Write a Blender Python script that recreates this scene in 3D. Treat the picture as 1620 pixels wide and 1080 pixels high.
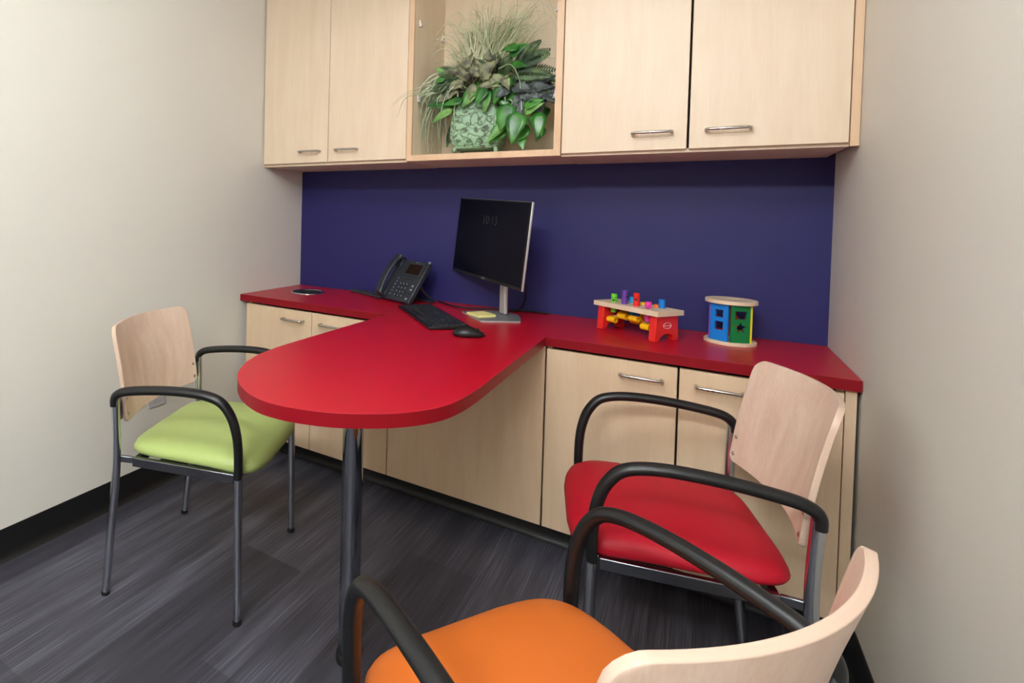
import bpy, bmesh, math, random
from mathutils import Vector, Matrix
random.seed(7)
SC = bpy.context.scene
for o in list(bpy.data.objects): bpy.data.objects.remove(o, do_unlink=True)
COL = SC.collection
PI = math.pi

# ------------------------------------------------------------------ camera
cam_d = bpy.data.cameras.new('camera'); cam = bpy.data.objects.new('camera', cam_d); COL.objects.link(cam)
CAM = Vector((1.96538, -2.58445, 1.23390))
r_ = Vector((0.82829073, 0.5598224, 0.02309424)); u_ = Vector((-0.03104156, 0.0046954, 0.99950707))
f_ = Vector((-0.559438, 0.82859932, -0.02126692))
M = Matrix.Identity(4)
for i in range(3):
    M[i][0] = r_[i]; M[i][1] = u_[i]; M[i][2] = -f_[i]; M[i][3] = CAM[i]
cam.matrix_world = M
cam_d.sensor_fit = 'HORIZONTAL'; cam_d.sensor_width = 36.0
cam_d.lens = 860.795 / 1620 * 36
cam_d.shift_x = (810 - 525.38) / 1620
cam_d.shift_y = (354.24 - 540) / 1620
cam_d.clip_start = 0.02
SC.camera = cam

# ------------------------------------------------------------------ world / exposure
W = bpy.data.worlds.new('world'); SC.world = W; W.use_nodes = True
W.node_tree.nodes['Background'].inputs[0].default_value = (0.9, 0.92, 1.0, 1)
W.node_tree.nodes['Background'].inputs[1].default_value = 0.0
vs = SC.view_settings; vs.view_transform = 'Standard'; vs.look = 'None'; vs.exposure = 1.06; vs.gamma = 1.0
vs.use_curve_mapping = False

LIGHT_Z = 2.70
LIGHTS = [  # (x, y, size x, size y, strength) the ceiling lights of the room, the first reshaped to brighten upper walls
    (1.50, -2.30, 0.5, 0.5, 9.3),
    (1.72, -4.20, 1.2, 0.3, 36.0),
]

# ------------------------------------------------------------------ materials
def srgb(r, g, b):
    f = lambda c: (c / 255 / 12.92) if c / 255 <= 0.04045 else ((c / 255 + 0.055) / 1.055) ** 2.4
    return (f(r), f(g), f(b), 1)
def mat(name, col, rough=0.5, metal=0.0, noise=0.0, nscale=40, bump=0.0, bscale=200, spec=0.5, stretch=(1, 1, 1), emit=None, coat=0.0):
    m = bpy.data.materials.new(name); m.use_nodes = True; nt = m.node_tree; b = nt.nodes['Principled BSDF']
    b.inputs['Base Color'].default_value = col; b.inputs['Roughness'].default_value = rough
    b.inputs['Metallic'].default_value = metal; b.inputs['Specular IOR Level'].default_value = spec
    if coat: b.inputs['Coat Weight'].default_value = coat; b.inputs['Coat Roughness'].default_value = 0.1
    tc = nt.nodes.new('ShaderNodeTexCoord'); mp = nt.nodes.new('ShaderNodeMapping'); mp.inputs['Scale'].default_value = stretch
    nt.links.new(tc.outputs['Object'], mp.inputs[0])
    n = nt.nodes.new('ShaderNodeTexNoise'); n.inputs['Scale'].default_value = nscale; n.inputs['Detail'].default_value = 5
    nt.links.new(mp.outputs[0], n.inputs['Vector'])
    if noise:
        mx = nt.nodes.new('ShaderNodeMix'); mx.data_type = 'RGBA'
        d = [max(0, c * (1 - noise)) for c in col[:3]] + [1]; l = [min(1, c * (1 + noise)) for c in col[:3]] + [1]
        mx.inputs[6].default_value = d; mx.inputs[7].default_value = l
        nt.links.new(n.outputs['Fac'], mx.inputs[0]); nt.links.new(mx.outputs[2], b.inputs['Base Color'])
    else:
        rm = nt.nodes.new('ShaderNodeMapRange'); rm.inputs[3].default_value = max(0.0, rough * 0.9); rm.inputs[4].default_value = min(1, rough * 1.1)
        nt.links.new(n.outputs['Fac'], rm.inputs[0]); nt.links.new(rm.outputs[0], b.inputs['Roughness'])
    if bump:
        n2 = nt.nodes.new('ShaderNodeTexNoise'); n2.inputs['Scale'].default_value = bscale; n2.inputs['Detail'].default_value = 3
        nt.links.new(mp.outputs[0], n2.inputs['Vector'])
        bp = nt.nodes.new('ShaderNodeBump'); bp.inputs['Strength'].default_value = bump; bp.inputs['Distance'].default_value = 0.001
        nt.links.new(n2.outputs['Fac'], bp.inputs['Height']); nt.links.new(bp.outputs[0], b.inputs['Normal'])
    if emit: b.inputs['Emission Color'].default_value = emit[0]; b.inputs['Emission Strength'].default_value = emit[1]
    return m
def wood(name, base, dark, rough=0.42, gs=1.0, seedv=0.0, amt=1.0):
    m = bpy.data.materials.new(name); m.use_nodes = True; nt = m.node_tree; b = nt.nodes['Principled BSDF']
    b.inputs['Roughness'].default_value = rough; b.inputs['Specular IOR Level'].default_value = 0.35
    tc = nt.nodes.new('ShaderNodeTexCoord'); mp = nt.nodes.new('ShaderNodeMapping')
    mp.inputs['Scale'].default_value = (9 * gs, 9 * gs, 1.1 * gs); mp.inputs['Location'].default_value = (seedv, seedv * 2, seedv * 3)
    nt.links.new(tc.outputs['Object'], mp.inputs[0])
    n = nt.nodes.new('ShaderNodeTexNoise'); n.inputs['Scale'].default_value = 2.2; n.inputs['Detail'].default_value = 6; n.inputs['Distortion'].default_value = 0.6
    nt.links.new(mp.outputs[0], n.inputs['Vector'])
    mp2 = nt.nodes.new('ShaderNodeMapping'); mp2.inputs['Scale'].default_value = (160 * gs, 160 * gs, 9 * gs)
    nt.links.new(tc.outputs['Object'], mp2.inputs[0])
    n2 = nt.nodes.new('ShaderNodeTexNoise'); n2.inputs['Scale'].default_value = 1.5; n2.inputs['Detail'].default_value = 2
    nt.links.new(mp2.outputs[0], n2.inputs['Vector'])
    ad = nt.nodes.new('ShaderNodeMath'); ad.operation = 'MULTIPLY_ADD'; ad.inputs[1].default_value = 0.45
    nt.links.new(n2.outputs['Fac'], ad.inputs[0]); nt.links.new(n.outputs['Fac'], ad.inputs[2])
    cr = nt.nodes.new('ShaderNodeValToRGB'); cr.color_ramp.elements[0].position = 0.5; cr.color_ramp.elements[1].position = 1.0
    cr.color_ramp.elements[0].color = base
    cr.color_ramp.elements[1].color = tuple(base[i] * (1 - amt) + dark[i] * amt for i in range(3)) + (1,)
    nt.links.new(ad.outputs[0], cr.inputs[0]); nt.links.new(cr.outputs[0], b.inputs['Base Color'])
    return m

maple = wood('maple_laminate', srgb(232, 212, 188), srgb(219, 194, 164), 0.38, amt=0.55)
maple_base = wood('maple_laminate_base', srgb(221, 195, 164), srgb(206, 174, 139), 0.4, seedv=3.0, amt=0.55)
maple_bright = wood('maple_niche_brightened', srgb(243, 226, 200), srgb(232, 208, 176), 0.4, amt=0.5)  # paler copy of the maple, extra brightness painted into the niche
maple_edge = wood('maple_edge_band', srgb(230, 198, 165), srgb(212, 176, 140), 0.45)
ply = wood('beech_ply', srgb(231, 205, 187), srgb(214, 180, 158), 0.35, gs=0.9, seedv=1.3)
ply_edge = mat('ply_edge', srgb(204, 176, 156), 0.45, noise=0.10, nscale=3, stretch=(1, 1, 160))
toy_wood = mat('toy_bare_wood', srgb(226, 203, 175), 0.5, noise=0.12, nscale=14, stretch=(1, 1, 6))
red_lam = mat('red_laminate', srgb(180, 8, 34), 0.34, noise=0.07, nscale=60, bump=0.12, bscale=900, spec=0.5)
red_edge = mat('red_seam_highlight', srgb(205, 62, 78), 0.4)
red_shade = mat('red_shaded_edge', srgb(134, 0, 20), 0.45, spec=0.3)  # darker red for the edge faces, their shade put into the colour
chrome = mat('chrome', srgb(205, 208, 214), 0.13, 1.0)
chrome_leg = mat('chrome_tube', srgb(200, 203, 210), 0.18, 1.0)
pole_m = mat('chrome_pole', srgb(165, 168, 176), 0.07, 1.0)
rail_m = mat('dark_chrome_rail', srgb(130, 133, 140), 0.22, 1.0)
nickel = mat('brushed_nickel', srgb(190, 185, 180), 0.28, 1.0)
alu = mat('brushed_aluminium', srgb(200, 198, 198), 0.42, 0.55)
alu_dark = mat('grey_metal_base', srgb(138, 141, 146), 0.45, 0.5)
black_pl = mat('black_plastic', srgb(20, 21, 23), 0.38, bump=0.15, bscale=700)
black_arm = mat('black_arm_plastic', srgb(17, 18, 20), 0.36, bump=0.2, bscale=900)
rubber = mat('black_rubber', srgb(12, 12, 13), 0.6)
screen_blk = mat('dark_screen_glass', srgb(10, 12, 24), 0.25, spec=0.12)
phone_pl = mat('charcoal_plastic', srgb(44, 49, 57), 0.42, bump=0.2, bscale=800)
phone_dk = mat('phone_key_dark', srgb(27, 30, 36), 0.4)
phone_lt = mat('phone_key_mark', srgb(135, 145, 160), 0.5)
key_m = mat('keycap_black', srgb(27, 30, 36), 0.4)
lcd = mat('phone_lcd', srgb(30, 17, 12), 0.15)
yellow_pap = mat('pale_yellow_paper', srgb(238, 228, 150), 0.8, noise=0.05, nscale=3, stretch=(1, 1, 300))
green_seat = mat('lime_upholstery', srgb(172, 190, 114), 0.42, noise=0.04, nscale=20, bump=0.10, bscale=1200, spec=0.4)
red_seat = mat('red_upholstery', srgb(178, 6, 34), 0.55, noise=0.04, nscale=20, bump=0.10, bscale=1200, spec=0.4)
orange_seat = mat('orange_upholstery', srgb(203, 104, 38), 0.45, noise=0.04, nscale=20, bump=0.10, bscale=1200, spec=0.4)
wall_m = mat('beige_wall_paint', srgb(222, 219, 210), 0.6, noise=0.015, nscale=6, bump=0.25, bscale=500, spec=0.3)
navy = mat('navy_wall_paint', srgb(38, 36, 98), 0.5, noise=0.05, nscale=8, bump=0.3, bscale=420, spec=0.35)
ceil_m = mat('ceiling_tile', srgb(235, 233, 228), 0.8, noise=0.03, nscale=120)
vinyl_base = mat('black_vinyl_base', srgb(19, 19, 20), 0.45, bump=0.1)
white_pl = mat('white_plate', srgb(196, 194, 196), 0.4)
clear_pl = mat('milky_clip_plastic', srgb(225, 222, 222), 0.2)
door_m = wood('door_wood', srgb(190, 150, 105), srgb(165, 122, 80), 0.5)
diff_m = mat('lamp_diffuser', srgb(255, 252, 246), 0.6, emit=((0.92, 0.97, 1.0, 1), 10.0))
lamp_fr = mat('lamp_frame_white', srgb(240, 240, 240), 0.5)
toy = {k: mat('toy_paint_' + k, srgb(*c), 0.35) for k, c in dict(red=(228, 40, 36), green=(110, 205, 50), purple=(104, 62, 160), pink=(235, 62, 170),
        blue=(10, 125, 215), cyan=(20, 165, 225), yellow=(248, 190, 20), orange=(245, 120, 40), dgreen=(0, 120, 62), lemon=(245, 225, 20), black=(25, 15, 20), white=(240, 200, 200)).items()}

SEED_ = 5.554
def floor_mat():
    m = bpy.data.materials.new('vinyl_plank'); m.use_nodes = True; nt = m.node_tree; b = nt.nodes['Principled BSDF']
    N = nt.nodes.new; L = nt.links.new
    tc = N('ShaderNodeTexCoord'); sx = N('ShaderNodeSeparateXYZ'); L(tc.outputs['Object'], sx.inputs[0])
    def math_(op, a, bb=None):
        n = N('ShaderNodeMath'); n.operation = op
        for i, v in enumerate((a, bb)):
            if v is None: continue
            if isinstance(v, (int, float)): n.inputs[i].default_value = v
            else: L(v, n.inputs[i])
        return n.outputs[0]
    col = math_('FLOOR', math_('DIVIDE', math_('SUBTRACT', sx.outputs[0], 0.62), 0.25))
    yy = math_('ADD', math_('DIVIDE', math_('ADD', sx.outputs[1], 1.10), 1.22), math_('MULTIPLY', col, 0.37))
    row = math_('FLOOR', yy)
    tone = math_('FRACT', math_('MULTIPLY', math_('SINE', math_('ADD', math_('ADD', math_('MULTIPLY', col, 1.93), math_('MULTIPLY', row, 4.71)), SEED_)), 9.37))
    mp = N('ShaderNodeMapping'); mp.inputs['Scale'].default_value = (640, 3.6, 1); L(tc.outputs['Object'], mp.inputs[0])
    n1 = N('ShaderNodeTexNoise'); n1.inputs['Scale'].default_value = 1; n1.inputs['Detail'].default_value = 3; L(mp.outputs[0], n1.inputs['Vector'])
    mp2 = N('ShaderNodeMapping'); mp2.inputs['Scale'].default_value = (16, 1.2, 1); L(tc.outputs['Object'], mp2.inputs[0])
    n2 = N('ShaderNodeTexNoise'); n2.inputs['Scale'].default_value = 1; n2.inputs['Detail'].default_value = 4; L(mp2.outputs[0], n2.inputs['Vector'])
    t = math_('ADD', math_('MULTIPLY', n1.outputs['Fac'], 0.78), math_('MULTIPLY', n2.outputs['Fac'], 0.44))
    t = math_('ADD', t, math_('MULTIPLY', tone, 0.17))
    cr = N('ShaderNodeValToRGB'); cr.color_ramp.elements[0].position = 0.42; cr.color_ramp.elements[1].position = 1.02
    cr.color_ramp.elements[0].color = srgb(32, 30, 35); cr.color_ramp.elements[1].color = srgb(126, 126, 140)
    e = cr.color_ramp.elements.new(0.72); e.color = srgb(68, 67, 76)
    L(t, cr.inputs[0]); L(cr.outputs[0], b.inputs['Base Color'])
    b.inputs['Roughness'].default_value = 0.5; b.inputs['Specular IOR Level'].default_value = 0.35
    bp = N('ShaderNodeBump'); bp.inputs['Strength'].default_value = 0.15; bp.inputs['Distance'].default_value = 0.001
    L(n1.outputs['Fac'], bp.inputs['Height']); L(bp.outputs[0], b.inputs['Normal'])
    return m
floor_m = floor_mat()

# ------------------------------------------------------------------ mesh helpers
class MB:
    def __init__(s): s.v = []; s.f = []; s.mi = []
    def add(s, vs, fs, mi=0):
        o = len(s.v); s.v += [tuple(v) for v in vs]; s.f += [tuple(i + o for i in f) for f in fs]; s.mi += [mi] * len(fs); return s
    def box(s, x0, x1, y0, y1, z0, z1, mi=0):
        v = [(x, y, z) for z in (z0, z1) for y in (y0, y1) for x in (x0, x1)]
        return s.add(v, [(0, 2, 3, 1), (4, 5, 7, 6), (0, 1, 5, 4), (2, 6, 7, 3), (0, 4, 6, 2), (1, 3, 7, 5)], mi)
    def tube(s, path, r, n=12, mi=0, caps=True, sq=1.0):
        P = [Vector(p) for p in path]; R = r if isinstance(r, (list, tuple)) else [r] * len(P)
        t0 = (P[1] - P[0]).normalized(); a = Vector((0, 0, 1)) if abs(t0.z) < 0.9 else Vector((1, 0, 0))
        nrm = t0.cross(a).normalized(); vs = []; pt = t0
        for i, p in enumerate(P):
            t = ((P[i + 1] - p).normalized() if i < len(P) - 1 else Vector()) + ((p - P[i - 1]).normalized() if i else Vector())
            t = t.normalized() if t.length > 1e-9 else pt
            nrm = (nrm - t * nrm.dot(t)).normalized(); bn = t.cross(nrm); pt = t
            for k in range(n):
                an = 2 * PI * k / n; vs.append(p + (nrm * math.cos(an) + bn * math.sin(an) * sq) * R[i])
        fs = [(i * n + k, i * n + (k + 1) % n, (i + 1) * n + (k + 1) % n, (i + 1) * n + k) for i in range(len(P) - 1) for k in range(n)]
        if caps: fs += [tuple(range(n - 1, -1, -1)), tuple((len(P) - 1) * n + k for k in range(n))]
        return s.add(vs, fs, mi)
    def lathe(s, prof, c=(0, 0, 0), n=32, mi=0, sx=1, sy=1):
        vs = []
        for (r, z) in prof:
            for k in range(n):
                a = 2 * PI * k / n; vs.append((c[0] + r * math.cos(a) * sx, c[1] + r * math.sin(a) * sy, c[2] + z))
        fs = [(i * n + k, i * n + (k + 1) % n, (i + 1) * n + (k + 1) % n, (i + 1) * n + k) for i in range(len(prof) - 1) for k in range(n)]
        fs += [tuple(range(n - 1, -1, -1)), tuple((len(prof) - 1) * n + k for k in range(n))]
        return s.add(vs, fs, mi)
    def build(s, name, m, parent=None, smooth=False, bevel=0, seg=2, sub=0, angle=35):
        me = bpy.data.meshes.new(name); me.from_pydata(s.v, [], s.f)
        for mm in (m if isinstance(m, (list, tuple)) else [m]): me.materials.append(mm)
        for p, i in zip(me.polygons, s.mi): p.material_index = i
        bm = bmesh.new(); bm.from_mesh(me); bmesh.ops.recalc_face_normals(bm, faces=bm.faces)
        bm.to_mesh(me); bm.free()
        return finish(me, name, parent, smooth, bevel, seg, sub, angle)
def finish(me, name, parent=None, smooth=False, bevel=0, seg=2, sub=0, angle=35):
    o = bpy.data.objects.new(name, me); COL.objects.link(o); o.parent = parent
    if bevel:
        b = o.modifiers.new('bevel', 'BEVEL'); b.width = bevel; b.segments = seg; b.limit_method = 'ANGLE'; b.angle_limit = math.radians(30)
        b.harden_normals = False
    if sub:
        q = o.modifiers.new('sub', 'SUBSURF'); q.levels = sub; q.render_levels = sub
    if smooth or sub or bevel:
        for p in me.polygons: p.use_smooth = True
        if not sub: me.set_sharp_from_angle(angle=math.radians(angle))
    return o
def prism(outer, holes, z0, z1, bevel_in=0.0):
    """polygon (x,y) with holes extruded z0..z1 -> bmesh"""
    bm = bmesh.new(); edges = []
    for loop in [outer] + holes:
        vs = [bm.verts.new((x, y, z0)) for x, y in loop]
        edges += [bm.edges.new((vs[i], vs[(i + 1) % len(vs)])) for i in range(len(vs))]
    r = bmesh.ops.triangle_fill(bm, use_beauty=True, use_dissolve=False, edges=edges)
    faces = [g for g in r['geom'] if isinstance(g, bmesh.types.BMFace)]
    e = bmesh.ops.extrude_face_region(bm, geom=faces)
    bmesh.ops.translate(bm, verts=[v for v in e['geom'] if isinstance(v, bmesh.types.BMVert)], vec=(0, 0, z1 - z0))
    bmesh.ops.recalc_face_normals(bm, faces=bm.faces)
    return bm
def bm_obj(bm, name, m, parent=None, mtx=None, bevel=0, smooth=False):
    if mtx is not None: bmesh.ops.transform(bm, matrix=mtx, verts=bm.verts)
    me = bpy.data.meshes.new(name); bm.to_mesh(me); bm.free()
    for mm in (m if isinstance(m, (list, tuple)) else [m]): me.materials.append(mm)
    return finish(me, name, parent, smooth, bevel)
def tag(o, label=None, cat=None, group=None, kind=None):
    for k, v in (('label', label), ('category', cat), ('group', group), ('kind', kind)):
        if v: o[k] = v
    return o
def empty(name, loc, rz=0, label=None, cat=None, group=None):
    o = bpy.data.objects.new(name, None); COL.objects.link(o); o.location = loc; o.rotation_euler = (0, 0, rz); o.empty_display_size = 0.05
    return tag(o, label, cat, group)
def struct(name, mb, m, label=None, **k):
    o = mb.build(name, m, **k); o['kind'] = 'structure'
    if label: o['label'] = label
    return o
def smooth_path(pts, n=6):
    """Catmull-Rom"""
    P = [Vector(p) for p in pts]; P = [P[0] * 2 - P[1]] + P + [P[-1] * 2 - P[-2]]; out = []
    for i in range(1, len(P) - 2):
        for k in range(n):
            t = k / n; a, b, c, d = P[i - 1], P[i], P[i + 1], P[i + 2]
            out.append(0.5 * ((2 * b) + (c - a) * t + (2 * a - 5 * b + 4 * c - d) * t * t + (3 * b - a - 3 * c + d) * t ** 3))
    out.append(P[-2]); return out

# ------------------------------------------------------------------ room shell
RW, HC, ZC, YF = 2.3554, 0.80, 2.70, -5.4
HU = 1.4696
struct('floor', MB().box(-0.1, RW + 0.1, YF - 0.1, 0.1, -0.05, 0), floor_m, 'grey streaked vinyl plank floor')
struct('ceiling', MB().box(-0.1, RW + 0.1, YF - 0.1, 0.1, ZC, ZC + 0.05), ceil_m)
struct('wall_left', MB().box(-0.1, 0, YF - 0.1, 0.1, 0, ZC), wall_m, 'beige painted wall on the left')
struct('wall_right', MB().box(RW, RW + 0.1, YF - 0.1, 0.1, 0, ZC), wall_m, 'beige painted wall on the right')
struct('wall_back', MB().box(0, RW, 0, 0.1, 0, ZC), navy, 'navy blue painted wall behind the counter')
struct('wall_front', MB().box(0, RW, YF - 0.1, YF, 0, ZC), mat('dark_wall_low_bounce', srgb(118, 112, 102), 0.6))  # wall out of view, colour darkened to cut bounced light
dr = struct('door_1', MB().box(0.55, 1.45, YF, YF + 0.04, 0, 2.1), door_m, bevel=0.002)
MB().tube([(1.37, YF + 0.04, 1.0), (1.37, YF + 0.09, 1.0), (1.26, YF + 0.09, 1.0)], 0.01).build('door_handle', nickel, dr, smooth=True)
def cove(name, p0, p1, nrm, h=0.1132):
    prof = [(0, 0), (0.017, 0), (0.012, 0.004), (0.006, 0.013), (0.0035, 0.03), (0.003, h), (0, h)]
    vs = []
    for p in (p0, p1):
        for d, z in prof: vs.append((p[0] + nrm[0] * d, p[1] + nrm[1] * d, z))
    n = len(prof)
    fs = [(i, (i + 1) % n, n + (i + 1) % n, n + i) for i in range(n)] + [tuple(range(n)), tuple(range(2 * n - 1, n - 1, -1))]
    return struct(name, MB().add(vs, fs), vinyl_base, smooth=True)
cove('baseboard_left', (0, YF), (0, 0), (1, 0))
cove('baseboard_right', (RW, YF), (RW, -0.0), (-1, 0))
cove('baseboard_back', (0.02, -0.405), (RW - 0.018, -0.405), (0, -1), 0.1025)

# ceiling lights
for i, (x, y, sx, sy, st) in enumerate(LIGHTS):
    lt = empty('ceiling_light', (x, y, LIGHT_Z), 0, 'white square ceiling light nearer the cabinets, pendant box added to brighten upper walls' if i == 0 else 'white rectangular ceiling light nearer the door', 'ceiling light')
    dm = diff_m.copy(); dm.node_tree.nodes['Principled BSDF'].inputs['Emission Strength'].default_value = st
    if i == 0:      # pendant form added: hanging glowing box brightens upper walls and ceiling
        MB().lathe([(0.06, -0.012), (0.06, 0.0)], n=24).build('added_canopy', lamp_fr, lt, smooth=True)
        for qx in (-0.15, 0.15):
            MB().tube([(qx, 0, -0.16), (qx * 0.3, 0, -0.010)], 0.002, 6).build('added_wire', nickel, lt)
        MB().box(-sx / 2, sx / 2, -sy / 2, sy / 2, -0.28, -0.16).build('diffuser', dm, lt, bevel=0.01)
        continue
    f = MB()
    f.box(-sx / 2, sx / 2, -sy / 2, -sy / 2 + 0.02, -0.03, 0); f.box(-sx / 2, sx / 2, sy / 2 - 0.02, sy / 2, -0.03, 0)
    f.box(-sx / 2, -sx / 2 + 0.02, -sy / 2, sy / 2, -0.03, 0); f.box(sx / 2 - 0.02, sx / 2, -sy / 2, sy / 2, -0.03, 0)
    f.build('light_frame', lamp_fr, lt)
    MB().box(-sx / 2 + 0.02, sx / 2 - 0.02, -sy / 2 + 0.02, sy / 2 - 0.02, -0.11, -0.012).build('diffuser', dm, lt)

# outlet on left wall
ol = empty('wall_outlet', (0, -1.03, 0.42), 0, 'pale wall outlet plate low on the left wall behind the green chair', 'outlet')
MB().box(0, 0.006, -0.045, 0.045, -0.06, 0.06).build('cover_plate', white_pl, ol, bevel=0.002)
for dz in (-0.027, 0.027):
    MB().box(0.005, 0.0075, -0.016, 0.016, dz - 0.014, dz + 0.014).build('socket', white_pl, ol, bevel=0.001)

# ------------------------------------------------------------------ handles / doors
def bar_handle(cx, yf, z, parent, L=0.12):
    p = [(-L / 2, 0.002, 0), (-L / 2, -0.022, 0), (-L / 2 + 0.003, -0.028, 0), (-L / 2 + 0.009, -0.031, 0), (L / 2 - 0.009, -0.031, 0), (L / 2 - 0.003, -0.028, 0), (L / 2, -0.022, 0), (L / 2, 0.002, 0)]
    return MB().tube([(cx + a, yf + b, z + c) for a, b, c in p], 0.0052, 12).build('handle', nickel, parent, smooth=True, angle=60)
def slab_door(x0, x1, z0, z1, yf, th, parent, m, name='door', hx=None, hz=None):
    d = MB().box(x0, x1, yf, yf + th, z0, z1).build(name, m, parent, bevel=0.0012)
    if hx is not None: bar_handle(hx, yf, hz, d)
    return d
def carcass(x0, x1, y0, y1, z0, z1, m, parent, t=0.018, top=True):
    c = MB(); c.box(x0, x0 + t, y0, y1, z0, z1); c.box(x1 - t, x1, y0, y1, z0, z1)
    c.box(x0 + t, x1 - t, y0, y1, z0, z0 + 0.014)
    if top: c.box(x0 + t, x1 - t, y0, y1, z1 - t, z1)
    c.box(x0 + t, x1 - t, y1 - 0.006, y1, z0 + 0.014, z1)
    return c.build('carcass', m, parent)

UT = 2.52   # top of wall cabinets
# wall cabinet, left pair
wc = empty('wall_cabinet', (0, 0, 0), 0, 'maple wall cabinet left of the plant niche, two doors', 'cabinet')
carcass(0.003, 0.857, -0.342, -0.002, HU, UT, maple, wc)
slab_door(0.009, 0.4265, 1.4835, UT - 0.002, -0.3605, 0.018, wc, maple, hx=0.322, hz=1.539)
slab_door(0.4300, 0.8555, 1.4835, UT - 0.002, -0.3605, 0.018, wc, maple, hx=0.542, hz=1.539)
# wall cabinet, right pair
wc2 = empty('wall_cabinet', (0, 0, 0), 0, 'maple wall cabinet right of the plant niche, two doors', 'cabinet')
carcass(1.515, 2.332, -0.342, -0.002, HU, UT, maple, wc2)
slab_door(1.517, 1.9195, 1.4800, UT - 0.002, -0.3605, 0.018, wc2, maple, hx=1.817, hz=1.539)
slab_door(1.9265, 2.3290, 1.4800, UT - 0.002, -0.3605, 0.018, wc2, maple, hx=2.034, hz=1.539)
MB().box(2.3325, RW - 0.001, -0.352, -0.332, HU, UT).build('filler_strip', maple_edge, wc2, bevel=0.001)
# open niche
ni = empty('open_shelf_unit', (0, 0, 0), 0, 'open maple niche between the wall cabinets, holding the plant', 'shelf')
c = MB()
x0, x1 = 0.8585, 1.5135; t = 0.0245
c.box(x0, x0 + t, -0.352, -0.002, HU + 0.002, UT); c.box(x1 - t, x1, -0.352, -0.002, HU + 0.002, UT)
c.box(x0 + t, x1 - t, -0.352, -0.002, HU + 0.002, 1.4965); c.box(x0 + t, x1 - t, -0.352, -0.002, UT - 0.025, UT)
c.build('carcass', maple_bright, ni)
MB().box(x0 + t, x1 - t, -0.014, -0.004, 1.4965, UT - 0.025).build('back_panel', maple_bright, ni)
fr = MB()
fr.box(x0, x0 + t + 0.001, -0.3625, -0.352, 1.4725, UT); fr.box(x1 - t - 0.001, x1, -0.3625, -0.352, 1.4725, UT)
fr.box(x0 + t, x1 - t, -0.3625, -0.352, 1.4725, 1.4985); fr.box(x0 + t, x1 - t, -0.3625, -0.352, UT - 0.025, UT)
fr.build('face_frame', maple_edge, ni, bevel=0.0008)
xi0, xi1 = x0 + t, x1 - t
for (x, y, z, s) in [(xi0, -0.305, 2.10, 1), (xi0, -0.05, 2.10, 1), (xi0, -0.305, 1.76, 1), (xi0, -0.05, 1.76, 1), (xi1, -0.34, 2.05, -1), (xi1, -0.34, 1.715, -1)]:
    k = MB(); k.box(min(x, x + s * 0.007), max(x, x + s * 0.007), y - 0.007, y + 0.007, z - 0.015, z + 0.015)
    k.tube([(x, y, z - 0.004), (x + s * 0.012, y, z - 0.004)], 0.004, 8)
    k.box(min(x, x + s * 0.013), max(x, x + s * 0.013), y - 0.007, y + 0.007, z - 0.015, z - 0.011)
    k.build('shelf_clip', clear_pl, ni, bevel=0.0012)

# ------------------------------------------------------------------ base cabinets
BZ0, BZ1, BYF = 0.103, 0.7565, -0.506
def base_cab(x0, x1, label):
    b = empty('base_cabinet', (0, 0, 0), 0, label, 'cabinet')
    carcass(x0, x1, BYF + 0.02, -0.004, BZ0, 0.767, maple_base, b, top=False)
    return b
b1 = base_cab(0.041, 0.8745, 'maple base cabinet with two doors under the left counter end')
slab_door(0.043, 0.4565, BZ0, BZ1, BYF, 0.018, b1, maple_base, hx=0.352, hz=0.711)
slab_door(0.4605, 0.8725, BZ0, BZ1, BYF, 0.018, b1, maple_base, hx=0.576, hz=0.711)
b2 = empty('modesty_panel', (0, 0, 0), 0, 'wide plain maple panel under the counter behind the chrome table leg', 'panel')
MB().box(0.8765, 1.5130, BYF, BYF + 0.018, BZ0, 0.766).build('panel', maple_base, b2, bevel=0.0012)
MB().box(0.8765, 1.5130, -0.30, -0.282, BZ0, 0.766).build('brace', maple_base, b2)
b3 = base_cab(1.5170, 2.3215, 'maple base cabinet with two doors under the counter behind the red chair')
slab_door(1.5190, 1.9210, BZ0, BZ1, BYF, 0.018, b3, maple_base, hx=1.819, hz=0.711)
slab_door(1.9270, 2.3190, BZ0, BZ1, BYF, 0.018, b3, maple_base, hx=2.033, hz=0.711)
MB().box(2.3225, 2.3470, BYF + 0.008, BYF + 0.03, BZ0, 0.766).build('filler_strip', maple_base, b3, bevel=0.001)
# plinth behind vinyl toe kick
struct('trim_1', MB().box(0.03, RW - 0.02, -0.404, -0.38, 0, 0.1025), vinyl_base)

# ------------------------------------------------------------------ countertop
D1 = 0.5125
pen = [(0.8600, -0.5125), (0.8580, -0.80), (0.8580, -1.00), (0.8575, -1.17), (0.8605, -1.255), (0.8735, -1.348), (0.8960, -1.418), (0.9220, -1.470), (0.9560, -1.522), (0.9990, -1.567), (1.0500, -1.605),
       (1.1100, -1.634), (1.1700, -1.645), (1.2400, -1.637), (1.3200, -1.609), (1.3900, -1.563), (1.4370, -1.520), (1.4780, -1.462), (1.5010, -1.405), (1.5130, -1.335), (1.5180, -1.25), (1.5180, -1.10), (1.5170, -0.90), (1.5160, -0.5125)]
arc = [tuple(v)[:2] for v in smooth_path([(x, y, 0) for x, y in pen[3:21]], 5)]
outline = [(0.0015, -0.0015), (0.0015, -D1)] + [pen[0]] + [pen[1]] + arc + [pen[-2], pen[-1], (RW - 0.0015, -D1), (RW - 0.0015, -0.0015)]
GX, GY, GR = 0.222, -0.222, 0.084
hole = [(GX + GR * math.cos(2 * PI * k / 40), GY + GR * math.sin(2 * PI * k / 40)) for k in range(40)]
ct = bm_obj(prism(outline, [hole], 0.7677, HC), 'countertop', red_lam, bevel=0.0012)
ct.data.materials.append(red_edge); ct.data.materials.append(red_shade)
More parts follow.
